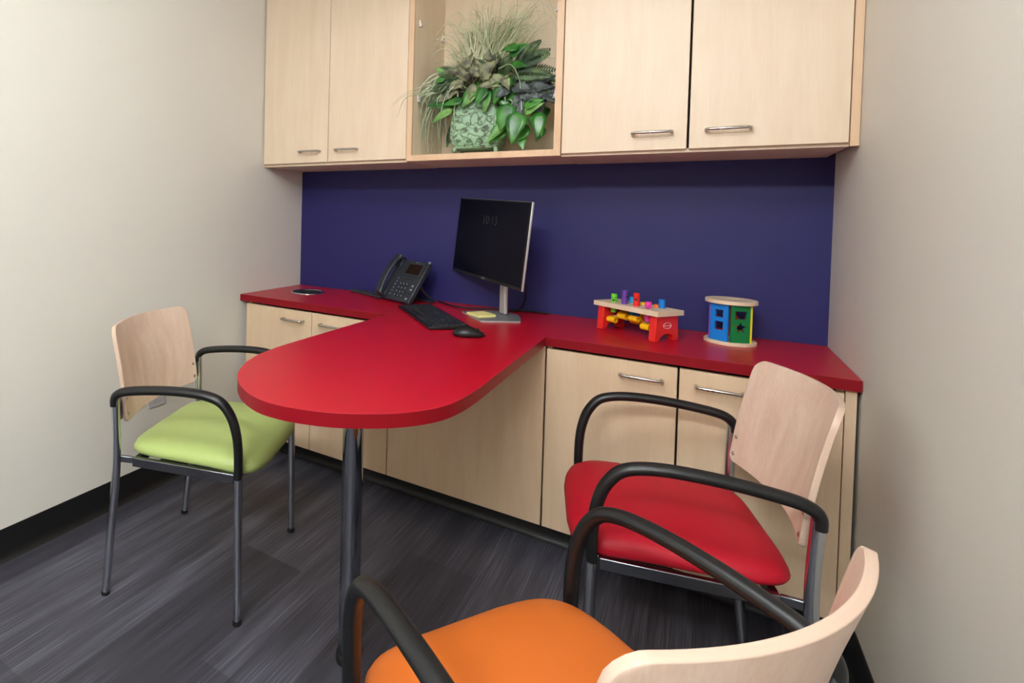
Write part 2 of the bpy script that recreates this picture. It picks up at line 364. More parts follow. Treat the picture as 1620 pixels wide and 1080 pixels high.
for p in ct.data.polygons:
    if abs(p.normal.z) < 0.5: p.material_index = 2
tag(ct, 'red laminate T-shaped countertop with a rounded peninsula', 'countertop')
# bevel strip takes a paler seam colour with the edge highlight painted in
ct.modifiers['bevel'].material = 1; ct.modifiers['bevel'].segments = 1
# grommet
g = empty('waste_grommet', (GX, GY, HC), 0, 'round stainless steel waste ring set into the left counter end', 'grommet')
MB().lathe([(GR - 0.004, -0.02), (GR - 0.004, 0.0), (GR - 0.004, 0.002), (GR - 0.002, 0.0040), (GR + 0.001, 0.0052), (GR + 0.004, 0.0048), (GR + 0.0065, 0.003), (GR + 0.0075, 0.0004), (GR + 0.0070, 0.0), (GR - 0.001, 0.0), (GR - 0.001, -0.02)], n=48).build('ring', chrome, g, smooth=True)
ri = MB(); n = 48
prof = [(GR - 0.0045, 0.0015), (GR - 0.0045, -0.15), (GR - 0.006, -0.15), (GR - 0.006, 0.0015)]
vs = [(r * math.cos(2 * PI * k / n), r * math.sin(2 * PI * k / n), z) for r, z in prof for k in range(n)]
fs = [(i * n + k, i * n + (k + 1) % n, ((i + 1) % 4) * n + (k + 1) % n, ((i + 1) % 4) * n + k) for i in range(4) for k in range(n)]
ri.add(vs, fs).build('sleeve', chrome_leg, g, smooth=True)
# remove lathe caps of the ring so the hole is open
MB().lathe([(GR - 0.005, -0.150), (GR - 0.005, -0.149)], n=48).build('shade_cap', rubber, g)  # black disc added so the hole stays dark inside
rg = [o for o in g.children if o.name.startswith('ring')][0]
bm = bmesh.new(); bm.from_mesh(rg.data); bmesh.ops.delete(bm, geom=[f for f in bm.faces if len(f.verts) > 4], context='FACES_ONLY'); bm.to_mesh(rg.data); bm.free()

# ------------------------------------------------------------------ peninsula leg
pl = empty('table_leg', (1.197, -1.318, 0), 0, 'thick chrome support leg under the round end of the red peninsula', 'table leg')
MB().lathe([(0.0285, 0.03), (0.0285, 0.757)], n=40).build('tube', pole_m, pl, smooth=True)
MB().lathe([(0.060, 0.757), (0.060, 0.7645), (0.040, 0.767)], n=40).build('mounting_plate', chrome_leg, pl, smooth=True)
MB().lathe([(0.033, 0.0), (0.034, 0.003), (0.033, 0.022), (0.0300, 0.026), (0.0300, 0.036)], n=40).build('rubber_foot', rubber, pl, smooth=True)

# ------------------------------------------------------------------ chairs
def seat_mesh(seat_m, parent):
    mb = MB(); n = 48
    def outl(t, ins):
        # rounded trapezoid, front (+y) wider and bowed
        c, s = math.cos(t), math.sin(t); e = 0.34
        X = math.copysign(abs(c) ** e, c); Y = math.copysign(abs(s) ** e, s)
        y = 0.018 + Y * (0.222 - ins); hw = 0.224 + 0.018 * (y + 0.2) / 0.45 - ins
        x = X * hw
        if Y > 0: y += 0.016 * (1 - (x / 0.24) ** 2) * Y
        return x, y
    rings = [(0.050, 0.447), (0.014, 0.4475), (0.004, 0.452), (0.0, 0.460), (0.001, 0.470), (0.007, 0.482), (0.020, 0.491), (0.045, 0.497), (0.09, 0.502), (0.15, 0.5045), (0.205, 0.505)]
    vs = []
    for ins, z in rings:
        for k in range(n):
            x, y = outl(2 * PI * (k + 0.5) / n, ins)
            fy = max(0, (y - 0.08) / 0.18); dz = -0.020 * fy * fy * (1 if z > 0.455 else 1.3)
            dz -= 0.006 * max(0, (-y - 0.05) / 0.16) * (z > 0.46)
            vs.append((x, y, z + dz))
    m = len(rings)
    fs = [(i * n + k, i * n + (k + 1) % n, (i + 1) * n + (k + 1) % n, (i + 1) * n + k) for i in range(m - 1) for k in range(n)]
    fs += [tuple(range(n - 1, -1, -1)), tuple((m - 1) * n + k for k in range(n))]
    return mb.add(vs, fs).build('seat', seat_m, parent, smooth=True, angle=80)
def back_mesh(parent):
    NU, NV = 28, 22; H0, rc = 0.30, 0.034; vs = []
    for j in range(NV + 1):
        v = j / NV
        v = 0.5 - 0.5 * math.cos(PI * v)
        for i in range(NU + 1):
            u = -1 + 2 * i / NU; u = math.sin(u * PI / 2) * 0.35 + u * 0.65
            d_top = (1 - v) * H0; d_bot = v * H0; ww = 0.229 - 0.002 * v
            w = ww
            if d_top < rc: w = ww - rc + math.sqrt(max(0, rc * rc - (rc - d_top) ** 2))
            rb = 0.018
            if d_bot < rb: w = ww - rb + math.sqrt(max(0, rb * rb - (rb - d_bot) ** 2))
            x = u * w; q = 1 - (x / 0.229) ** 2
            zb = 0.550; zt = 0.8485 + 0.001 * q
            z = zb + (zt - zb) * v
            y = -0.190 - 0.055 * v + 0.006 * math.sin(PI * v) - (0.040 + 0.020 * v) * q
            vs.append((x, y, z))
    fs = [(j * (NU + 1) + i, j * (NU + 1) + i + 1, (j + 1) * (NU + 1) + i + 1, (j + 1) * (NU + 1) + i) for j in range(NV) for i in range(NU)]
    o = MB().add(vs, fs).build('backrest', [ply, ply_edge], parent, smooth=True, angle=180)
    s = o.modifiers.new('solid', 'SOLIDIFY'); s.thickness = 0.0125; s.offset = 0; s.material_offset_rim = 1
    b = o.modifiers.new('bevel', 'BEVEL'); b.width = 0.0025; b.segments = 2; b.limit_method = 'ANGLE'; b.angle_limit = math.radians(50); b.material = 1
    return o
def make_chair(name, label, seat_m):
    t = empty(name, (0, 0, 0), 0, label, 'chair', 'guest chairs around the peninsula')
    seat_mesh(seat_m, t)
    back_mesh(t)
    sf = MB()
    def rail(a, b, w, h):
        a, b = Vector(a), Vector(b); d = (b - a).normalized(); s = Vector((-d.y, d.x, 0)).normalized() * w / 2; up = Vector((0, 0, h / 2))
        vs = [p + sg * s + uu * up for p in (a, b) for sg in (-1, 1) for uu in (-1, 1)]
        sf.add(vs, [(0, 1, 3, 2), (4, 6, 7, 5), (0, 4, 5, 1), (2, 3, 7, 6), (0, 2, 6, 4), (1, 5, 7, 3)])
    for s in (-1, 1):
        rail((s * 0.236, 0.190, 0.431), (s * 0.236, -0.155, 0.436), 0.016, 0.028)
        rail((s * 0.236, -0.155, 0.440), (s * 0.252, -0.192, 0.447), 0.012, 0.020)
    rail((-0.23, 0.188, 0.430), (0.23, 0.188, 0.430), 0.016, 0.026); rail((-0.23, -0.15, 0.434), (0.23, -0.15, 0.434), 0.016, 0.026)
    sf.build('seat_frame', rail_m, t, bevel=0.002)
    for s in (-1, 1):
        lg = MB().tube([(s * 0.2475, 0.212, 0.004), (s * 0.2470, 0.209, 0.25), (s * 0.2465, 0.206, 0.452)], [0.0115, 0.0128, 0.0130], 18).build('leg', chrome_leg, t, smooth=True)
        MB().lathe([(0.0118, 0.0), (0.0135, 0.002), (0.0135, 0.012), (0.0122, 0.016)], (s * 0.2475, 0.212, 0), 18).build('rubber_foot', rubber, lg, smooth=True)
        rp = smooth_path([(s * 0.245, -0.243, 0.004), (s * 0.2500, -0.226, 0.18), (s * 0.2560, -0.207, 0.35), (s * 0.2605, -0.199, 0.45), (s * 0.2640, -0.199, 0.54), (s * 0.2670, -0.203, 0.640)], 5)
        lg = MB().tube(rp, 0.0128, 18).build('leg', chrome_leg, t, smooth=True)
        MB().lathe([(0.0118, 0.0), (0.0135, 0.002), (0.0135, 0.012), (0.0122, 0.016)], (s * 0.245, -0.243, 0), 18).build('rubber_foot', rubber, lg, smooth=True)
        arm = [(s * 0.2465, 0.206, 0.438), (s * 0.2475, 0.2065, 0.48), (s * 0.2490, 0.2050, 0.53), (s * 0.2515, 0.1990, 0.575), (s * 0.2550, 0.1840, 0.622), (s * 0.2590, 0.1560, 0.660), (s * 0.2620, 0.118, 0.6765),
               (s * 0.2650, 0.060, 0.6835), (s * 0.2675, -0.02, 0.6825), (s * 0.2690, -0.10, 0.6755), (s * 0.2695, -0.165, 0.6655), (s * 0.2690, -0.193, 0.654), (s * 0.2680, -0.2035, 0.640), (s * 0.2670, -0.2045, 0.618)]
        path = smooth_path(arm, 5); N_ = len(path)
        rr = [0.0128 + 0.0010 * math.sin(PI * i / (N_ - 1)) for i in range(N_)]
        MB().tube(path, rr, 18, sq=1.25).build('armrest', black_arm, t, smooth=True, angle=70)
        for z in (0.574, 0.622):
            vz = (z - 0.55) / 0.2985; yy = -0.190 - 0.055 * vz + 0.006 * math.sin(PI * vz) - (0.040 + 0.020 * vz) * (1 - (0.214 / 0.229) ** 2) + 0.0042
            MB().tube([(s * 0.214, yy - 0.002, z), (s * 0.214, yy + 0.0040, z), (s * 0.214, yy + 0.0055, z)], [0.0056, 0.0056, 0.003], 12).build('bolt', nickel, t, smooth=True)
        MB().box(min(s * 0.219, s * 0.262), max(s * 0.219, s * 0.262), -0.2125, -0.2065, 0.560, 0.632).build('back_bracket', chrome_leg, t, bevel=0.001)
    return t
cg = make_chair('guest_chair', 'lime green seated armchair with ply back, left of the red peninsula', green_seat)
cg.location = (0.577, -1.242, 0); cg.rotation_euler.z = -1.23
def copy_chair(src, loc, rz, label, seat_m):
    r = src.copy(); COL.objects.link(r); r.location = loc; r.rotation_euler = (0, 0, rz); r['label'] = label
    for ch in list(src.children):
        k = ch.copy(); COL.objects.link(k); k.parent = r
        if ch.name.startswith('seat') and not ch.name.startswith('seat_frame'):
            k.data = ch.data.copy(); k.data.materials[0] = seat_m
        for gch in list(ch.children):
            q = gch.copy(); COL.objects.link(q); q.parent = k
    return r
copy_chair(cg, (1.926, -0.911, 0), 1.798, 'red seated armchair with ply back beside the right base cabinet', red_seat)
copy_chair(cg, (1.8204, -1.7272, 0), 1.0218, 'orange seated armchair nearest the viewer, its curved ply back cut by the frame', orange_seat)

# ------------------------------------------------------------------ monitor
YAW, TILT, ROLL = -0.685, 0.073, -0.049
r0 = Vector((math.cos(YAW), math.sin(YAW), 0)); nn = Vector((math.sin(YAW), -math.cos(YAW), 0))
POLE = Vector((1.272, -0.206, HC))
mon = empty('monitor', (POLE.x, POLE.y, HC), YAW, 'black flat screen monitor on a silver stand beside the desk phone', 'monitor')
# local frame: x along panel, -y towards viewer
mw, mh = 0.548, 0.357
pm = Matrix.Translation((-0.059, -0.05, 1.129 - HC)) @ Matrix.Rotation(-TILT, 4, 'X') @ Matrix.Rotation(-ROLL, 4, 'Y')
def mpart(mb, name, m, parent=mon, **k):
    mb.v = [tuple(pm @ Vector(v)) for v in mb.v]; return mb.build(name, m, parent, **k)
hs = mpart(MB().box(-mw / 2, mw / 2, 0.0, 0.010, -mh / 2, mh / 2), 'housing', alu, bevel=0.002)
mpart(MB().box(-0.15, 0.15, 0.010, 0.034, -0.10, 0.11), 'rear_housing', black_pl, bevel=0.008)
mpart(MB().box(-mw / 2 + 0.0005, mw / 2 - 0.0025, -0.0025, 0.0, -mh / 2 + 0.001, mh / 2 - 0.001), 'bezel', black_pl)
scr = mpart(MB().box(-mw / 2 + 0.006, mw / 2 - 0.009, -0.0035, -0.0025, -mh / 2 + 0.014, mh / 2 - 0.006), 'screen', screen_blk)
def text_part(body, size, mtx, m, parent, name, depth=0.0003, align='CENTER'):
    cu = bpy.data.curves.new(name, 'FONT'); cu.body = body; cu.size = size; cu.extrude = depth; cu.align_x = align; cu.align_y = 'CENTER'
    tmp = bpy.data.objects.new('tmp', cu); COL.objects.link(tmp)
    me = bpy.data.meshes.new_from_object(tmp.evaluated_get(bpy.context.evaluated_depsgraph_get()))
    bpy.data.objects.remove(tmp); me.transform(mtx)
    me.materials.clear(); me.materials.append(m)
    return finish(me, name, parent)
clock_m = mat('dim_clock_text', srgb(22, 24, 34), 0.5)
RX = Matrix.Rotation(PI / 2, 4, 'X')
bpy.context.view_layer.update()
text_part('10:13', 0.055, pm @ Matrix.Translation((0.0, -0.0037, 0.085)) @ RX, clock_m, mon, 'clock_text')
text_part('DELL', 0.0125, pm @ Matrix.Translation((0.0, -0.0029, -mh / 2 + 0.0075)) @ RX, mat('logo_silver', srgb(170, 172, 178), 0.35, 0.3), mon, 'logo')
# stand pole
st = MB()
for (x0_, x1_, y0_, y1_, z0_, z1_) in [(-0.021, 0.021, -0.012, 0.006, 0.010, 0.33)]:
    st.box(x0_, x1_, y0_, y1_, z0_, z1_)
st.build('stand_column', alu, mon, bevel=0.006, seg=3)
MB().box(-0.03, 0.03, -0.030, -0.010, 0.26, 0.36).build('stand_mount', black_pl, mon, bevel=0.003)
# base plate with an arched back edge
MI = (Matrix.Translation((POLE.x, POLE.y, HC)) @ Matrix.Rotation(YAW, 4, 'Z')).inverted()
bp_ = [(1.100, -0.250), (1.110, -0.266), (1.236, -0.408), (1.246, -0.411), (1.366, -0.322), (1.372, -0.312), (1.352, -0.235), (1.328, -0.180), (1.290, -0.145), (1.240, -0.132), (1.185, -0.150), (1.135, -0.190)]
base_bm = prism([tuple(MI @ Vector((x, y, HC)))[:2] for x, y in bp_], [], 0.0, 0.008)
sb_ = bm_obj(base_bm, 'stand_base', alu_dark, mon, bevel=0.0012)
sb_.data.materials.append(alu)
for p in sb_.data.polygons:
    if abs(p.normal.z) < 0.5: p.material_index = 1
sp = empty('sticky_note_pad', (1.203, -0.300, HC + 0.0082), YAW + 0.06, 'pale yellow sticky note pad lying on the monitor base', 'note pad')
MB().box(-0.043, 0.043, -0.043, 0.043, 0, 0.009).build('pad', yellow_pap, sp)
MB().add([(-0.043, -0.043, 0.0095), (0.043, -0.043, 0.0095), (0.043, 0.0, 0.0098), (0.043, 0.043, 0.0108), (-0.043, 0.043, 0.0098), (-0.043, 0.0, 0.0096)], [(0, 1, 2, 5), (5, 2, 3, 4)]).build('top_sheet', yellow_pap, sp)
# monitor cable behind pole
cb = MB().tube(smooth_path([(1.325, -0.170, 1.02), (1.345, -0.150, 0.93), (1.335, -0.12, 0.86), (1.30, -0.085, 0.812), (1.25, -0.06, 0.8045)], 6), 0.0035, 8).build('cable', rubber, None, smooth=True)
tag(cb, 'thin black cable hanging behind the monitor column', 'cable')

# ------------------------------------------------------------------ keyboard & mouse
kb_dir = math.atan2(-0.3725, 0.3235)
kc = Vector((1.0365, -0.4505, HC))
kb = empty('keyboard', kc, kb_dir, 'black full-size keyboard on the red counter left of the mouse', 'keyboard')
KL, KW = 0.485, 0.160
km = MB(); z0_, zf, zb_ = 0.002, 0.010, 0.016
vs = [(-KL / 2, -KW / 2, z0_), (KL / 2, -KW / 2, z0_), (KL / 2, KW / 2, z0_), (-KL / 2, KW / 2, z0_), (-KL / 2, -KW / 2, zf), (KL / 2, -KW / 2, zf), (KL / 2, KW / 2, zb_), (-KL / 2, KW / 2, zb_)]
km.add(vs, [(0, 3, 2, 1), (4, 5, 6, 7), (0, 1, 5, 4), (1, 2, 6, 5), (2, 3, 7, 6), (3, 0, 4, 7)])
km.build('keyboard_case', black_pl, kb, bevel=0.002)
for sx_ in (-1, 1):
    MB().box(sx_ * 0.19 - 0.015, sx_ * 0.19 + 0.015, 0.055, 0.07, 0, 0.004).build('rubber_foot', rubber, kb)
krow = MB(); kmesh = None
NR, NC = 6, 16
pitch_x = (KL - 0.024) / NC; pitch_y = (KW - 0.022) / NR
keysrc = None
for j in range(NR):
    for i in range(NC):
        if j == 0 and 4 <= i <= 8: continue
        x = -KL / 2 + 0.012 + pitch_x * (i + 0.5); y = -KW / 2 + 0.011 + pitch_y * (j + 0.5)
        if i > 11: x += 0.003
        z = zf + (zb_ - zf) * (y + KW / 2) / KW
        if keysrc is None:
            a, b_ = pitch_x * 0.43, pitch_y * 0.42; q = MB()
            v = [(-a, -b_, 0), (a, -b_, 0), (a, b_, 0), (-a, b_, 0), (-a * .85, -b_ * .8, 0.005), (a * .85, -b_ * .8, 0.005), (a * .85, b_ * .85, 0.005), (-a * .85, b_ * .85, 0.005)]
            q.add(v, [(0, 3, 2, 1), (4, 5, 6, 7), (0, 1, 5, 4), (1, 2, 6, 5), (2, 3, 7, 6), (3, 0, 4, 7)])
            k = q.build('key', key_m, kb); keysrc = k
        else:
            k = keysrc.copy(); COL.objects.link(k); k.parent = kb
        k.location = (x, y, z); k.rotation_euler = (math.atan2(zb_ - zf, KW), 0, 0)
# space bar
xs = -KL / 2 + 0.012 + pitch_x * 6.5
MB().box(xs - pitch_x * 2.42, xs + pitch_x * 2.42, -KW / 2 + 0.011 + pitch_y * 0.1, -KW / 2 + 0.011 + pitch_y * 0.9, 0.0105, 0.0155).build('space_bar', key_m, kb, bevel=0.001)

ms = empty('mouse', (1.290, -0.690, HC), math.radians(27), 'black wireless mouse beside the keyboard on the red counter', 'mouse')
mm = MB(); n = 28; rings = []
L_, W_, Hh = 0.058, 0.032, 0.036
prof = [(0.0, 0.88), (0.12, 0.97), (0.3, 1.0), (0.5, 0.95), (0.68, 0.84), (0.82, 0.66), (0.92, 0.42), (0.98, 0.2)]
vs = []
for hz, sc in prof:
    for k in range(n):
        a = 2 * PI * k / n; x = L_ * math.cos(a) * (sc if math.cos(a) > 0 else sc); y = W_ * math.sin(a) * sc * (1 - 0.10 * math.cos(a))
        prof_h = 1 - 0.42 * max(0, (x / L_)) ** 1.0 - 0.1 * max(0, -x / L_) ** 2
        vs.append((x, y, 0.001 + Hh * hz * prof_h))
m_ = len(prof)
fs = [(i * n + k, i * n + (k + 1) % n, (i + 1) * n + (k + 1) % n, (i + 1) * n + k) for i in range(m_ - 1) for k in range(n)] + [tuple(range(n - 1, -1, -1)), tuple((m_ - 1) * n + k for k in range(n))]
mm.add(vs, fs).build('mouse_body', black_pl, ms, smooth=True, angle=80)
MB().tube([(0.032, -0.0035, 0.0235), (0.032, 0.0035, 0.0235)], 0.006, 14).build('scroll_wheel', rubber, ms, smooth=True)

# ------------------------------------------------------------------ desk phone
PYAW = -0.448; PT = 0.604; pw, ph = 0.235, 0.228
pb = Vector((0.7315, -0.209, HC))          # middle of the bottom edge of the face
phn = empty('desk_phone', pb, PYAW, 'charcoal desk phone with tilted keypad face against the navy wall', 'phone')
fm = Matrix.Translation((0, 0, 0.014)) @ Matrix.Rotation(-PT, 4, 'X')   # local face frame: x right, z up the face, -y out
def ppart(mb, name, m, parent=phn, **k):
    mb.v = [tuple(fm @ Vector(v)) for v in mb.v]; return mb.build(name, m, parent, **k)
ppart(MB().box(-pw / 2, pw / 2, 0.0, 0.024, 0, ph), 'phone_body', phone_pl, bevel=0.004)
def fx(u): return -pw / 2 + u * pw
def fz(v): return v * ph
ppart(MB().box(fx(.40), fx(.90), -0.0020, 0.0, fz(.63), fz(.93)), 'screen_frame', phone_pl, bevel=0.001)
ppart(MB().box(fx(.44), fx(.86), -0.0030, -0.001, fz(.665), fz(.90)), 'phone_screen', lcd)
ppart(MB().box(fx(.58), fx(.68), -0.0006, 0.0, fz(.955), fz(.968)), 'nameplate', phone_lt)
ksrc = None
def pkey(u, v, w, h, m, name='key'):
    return ppart(MB().box(fx(u) - w / 2, fx(u) + w / 2, -0.0035, 0.0, fz(v) - h / 2, fz(v) + h / 2), name, m, bevel=0.0012)
for j in range(4):
    for i in range(3):
        k = pkey(.48 + i * .105, .12 + j * .095, .016, .014, phone_dk)
        ppart(MB().box(fx(.48 + i * .105) - .003, fx(.48 + i * .105) + .003, -0.0040, -0.0033, fz(.12 + j * .095) - .004, fz(.12 + j * .095) + .004), 'key_mark', phone_lt, parent=k)
for j in range(6):
    pkey(.31, .13 + j * .078, .008, .006, phone_lt, 'side_key')
for v in (.08, .21, .30, .39):
    pkey(.88, v, .013, .010, phone_lt if v != .21 else phone_dk, 'function_key')
for v in (.70, .77, .84, .91):
    pkey(.355, v, .012, .008, phone_dk, 'line_key'); pkey(.945, v, .012, .008, phone_dk, 'line_key')
for i in range(4): pkey(.49 + i * .11, .595, .016, .007, phone_dk, 'soft_key')
for i in range(3): pkey(.55 + i * .09, .53, .012, .009, phone_dk, 'navigation_key')
ppart(MB().tube([(fx(.985), 0.006, fz(.995)), (fx(.985), -0.002, fz(.995))], 0.006, 10), 'message_light', phone_lt, smooth=True)
# handset
hp = smooth_path([(fx(.10), -0.020, fz(.02)), (fx(.10), -0.034, fz(.10)), (fx(.10), -0.044, fz(.30)), (fx(.10), -0.047, fz(.55)), (fx(.10), -0.042, fz(.80)), (fx(.10), -0.030, fz(.97)), (fx(.10), -0.020, fz(1.03))], 5)
hst = MB(); N_ = len(hp); vs = []
for i, p in enumerate(hp):
    t_ = i / (N_ - 1); ear = max(0, abs(t_ - 0.5) * 2 - 0.62) / 0.38
    hw = 0.0225 + 0.004 * ear; th = 0.0085 + 0.010 * min(1, ear * 1.6) * (1 - 0.35 * (ear > 0.9))
    for (a, b_) in ((-1, -.5), (-.75, -1), (.75, -1), (1, -.5), (1, .6), (.7, 1), (-.7, 1), (-1, .6)):
        vs.append((p.x + a * hw, p.y + (b_ * th if b_ < 0 else b_ * (th + 0.010 * min(1, ear * 2))), p.z))
n = 8
fs = [(i * n + k, i * n + (k + 1) % n, (i + 1) * n + (k + 1) % n, (i + 1) * n + k) for i in range(N_ - 1) for k in range(n)] + [tuple(range(n)), tuple((N_ - 1) * n + k for k in range(n))]
hst.add(vs, fs); ppart(hst, 'handset', phone_pl, bevel=0.002)
ppart(MB().box(fx(.0), fx(.20), -0.012, 0.0, fz(.02), fz(.20)), 'handset_cradle', phone_pl, bevel=0.003)
ppart(MB().box(fx(.0), fx(.20), -0.012, 0.0, fz(.80), fz(.98)), 'handset_cradle', phone_pl, bevel=0.003)
# stand: plate running back and down from the face's middle
stp = MB()
a0 = fm @ Vector((0, 0.022, ph * 0.50)); a1 = Vector((0, a0.y + 0.10, 0.004))
for sx_ in (-1, 1):
    stp.tube([(sx_ * 0.085, a0.y, a0.z), (sx_ * 0.085, (a0.y + a1.y) / 2, (a0.z) * 0.5), (sx_ * 0.085, a1.y, 0.009)], [0.010, 0.008, 0.008], 4)
stp.box(-0.095, 0.095, a1.y - 0.03, a1.y + 0.006, 0.001, 0.012); stp.box(-0.08, 0.08, a0.y - 0.002, a0.y + 0.006, a0.z - 0.05, a0.z + 0.02)
stp.build('phone_stand', phone_pl, phn, bevel=0.002)
# cord loop left of the phone
def wcord(pts, name, parent=None, r=0.0035, m=rubber):
    return MB().tube(smooth_path(pts, 7), r, 8).build(name, m, parent, smooth=True)
inv = (Matrix.Translation(pb) @ Matrix.Rotation(PYAW, 4, 'Z')).inverted()
def L2(p): return tuple(inv @ Vector(p))
wcord([L2(p) for p in [(0.640, -0.170, 0.812), (0.575, -0.130, 0.8072), (0.50, -0.088, 0.8072), (0.43, -0.060, 0.8072), (0.385, -0.040, 0.8072), (0.392, -0.020, 0.8072), (0.44, -0.020, 0.8072), (0.50, -0.040, 0.8072), (0.535, -0.060, 0.807), (0.60, -0.080, 0.812)]], 'handset_cord', phn, 0.0068, phone_pl)
pc = wcord([(0.905, -0.055, 0.806), (0.95, -0.085, 0.8045), (1.02, -0.135, 0.8045), (1.10, -0.125, 0.8045), (1.20, -0.075, 0.8045), (1.32, -0.030, 0.8045), (1.42, -0.022, 0.8045)], 'cable', None, 0.0038)
tag(pc, 'black cable running along the counter from the phone to behind the monitor', 'cable')

# ------------------------------------------------------------------ toy pounding bench
E1 = Vector((0.828, -0.560, 0)); bang = math.atan2(-0.560, 0.828)
bn = empty('toy_hammer_bench', (1.626, -0.206, HC), bang, 'toy pounding bench with red ends and yellow rockers on the counter', 'toy')
BL, BW_, ZT = 0.275, 0.134, 0.110
pegs = [('green', .060, .040, .032), ('purple', .107, .040, .052), ('red', .157, .040, .049), ('pink', .206, .040, .024),
        ('cyan', .060 + .034, .098, .022), ('yellow', .107 + .034, .098, .010), ('orange', .157 + .038, .098, .010), ('blue', .216, .098, .032)]
def circ(cx, cy, r, n=20): return [(cx + r * math.cos(2 * PI * k / n), cy + r * math.sin(2 * PI * k / n)) for k in range(n)]
bm_obj(prism([(0, 0), (BL, 0), (BL, BW_), (0, BW_)], [circ(a, b_, 0.0115) for _, a, b_, _ in pegs], ZT - 0.018, ZT), 'bench_top', toy_wood, bn, bevel=0.001)
# end boards (y,z) outline with arched cut-out, extruded along x
endp = [(0.006, 0), (0.030, 0)] + [(0.067 - 0.037 * math.cos(PI * k / 14), 0.026 * math.sin(PI * k / 14)) for k in range(1, 14)] + [(0.104, 0), (0.128, 0), (0.122, 0.0918), (0.012, 0.0918)]
for i, xa in enumerate((0.012, 0.236)):
    bm = prism(endp, [], 0, 0.026)
    mt = Matrix.Translation((xa, 0, 0)) @ Matrix(((0, 0, 1, 0), (1, 0, 0, 0), (0, 1, 0, 0), (0, 0, 0, 1)))
    bm_obj(bm, 'end_board', toy['red'], bn, mt, bevel=0.002)
# emblem on the right end board: oval ring with a wavy script line
em = MB(); cy_, cz_ = 0.067, 0.056; X_ = 0.2626
em.tube([(X_, cy_ + 0.020 * math.cos(2 * PI * k / 28), cz_ + 0.0105 * math.sin(2 * PI * k / 28)) for k in range(29)], 0.0011, 6)
em.build('emblem', toy['white'], bn)
text_part('Melissa & Doug', 0.0062, Matrix.Translation((X_, cy_, cz_)) @ Matrix(((0, 0, 1, 0), (1, 0, 0, 0), (0, 1, 0, 0), (0, 0, 0, 1))), toy['white'], bn, 'emblem_text', 0.0004)
# dowel and rockers
MB().tube([(0.03, 0.067, 0.050), (0.24, 0.067, 0.050)], 0.005, 12).build('dowel', toy_wood, bn, smooth=True)
for k, (a, hgt) in enumerate([(.060, -1), (.107, 1), (.157, 1), (.206, -1)]):
    s = hgt * 0.30
    rk = MB()
    pts = []
    for q in range(15): # scroll front
        an = PI * 1.6 * q / 14
        pts.append((-0.036 - 0.009 * math.sin(an) * 1.0, 0.000 + 0.009 * math.cos(an)))
    pts = pts[::-1] + [(-0.022, 0.006), (-0.010, -0.002), (0.0, -0.006), (0.010, -0.002), (0.022, 0.006)]
    for q in range(15):
        an = PI * 1.6 * q / 14
        pts.append((0.036 + 0.009 * math.sin(an), 0.009 * math.cos(an)))
    vs = []; w = 0.017; th = 0.0025
    P2 = [Vector((y_, z_)) for y_, z_ in pts]
    for i, p in enumerate(P2):
        d = (P2[min(i + 1, len(P2) - 1)] - P2[max(i - 1, 0)]).normalized(); nr = Vector((-d.y, d.x)) * th
        for sg, xx in ((-1, -w), (-1, w), (1, w), (1, -w)):
            yy = p.x + nr.x * sg; zz = p.y + nr.y * sg
            # rotate about pivot
            yr = yy * math.cos(-s) - zz * math.sin(-s); zr = yy * math.sin(-s) + zz * math.cos(-s)
            vs.append((a + xx, 0.067 + yr, 0.052 + zr))
    fs = [(i * 4 + k2, i * 4 + (k2 + 1) % 4, (i + 1) * 4 + (k2 + 1) % 4, (i + 1) * 4 + k2) for i in range(len(P2) - 1) for k2 in range(4)] + [(0, 1, 2, 3), tuple((len(P2) - 1) * 4 + k2 for k2 in range(4))]
    rk.add(vs, fs).build('rocker', toy['yellow'], bn, smooth=True, angle=40)
peg_txt = {'green': 'lime green smiling toy peg at the left end of the bench', 'purple': 'tall purple toy peg with a face in the toy bench',
           'red': 'tall red toy peg with an open smile in the bench', 'pink': 'low pink toy peg at the right of the front row',
           'cyan': 'small cyan toy peg behind the purple peg', 'yellow': 'low yellow toy peg behind the red peg', 'orange': 'low orange toy peg behind the pink peg', 'blue': 'blue toy peg alone at the right back of the bench'}
BM = Matrix.Translation((1.626, -0.206, HC)) @ Matrix.Rotation(bang, 4, 'Z')
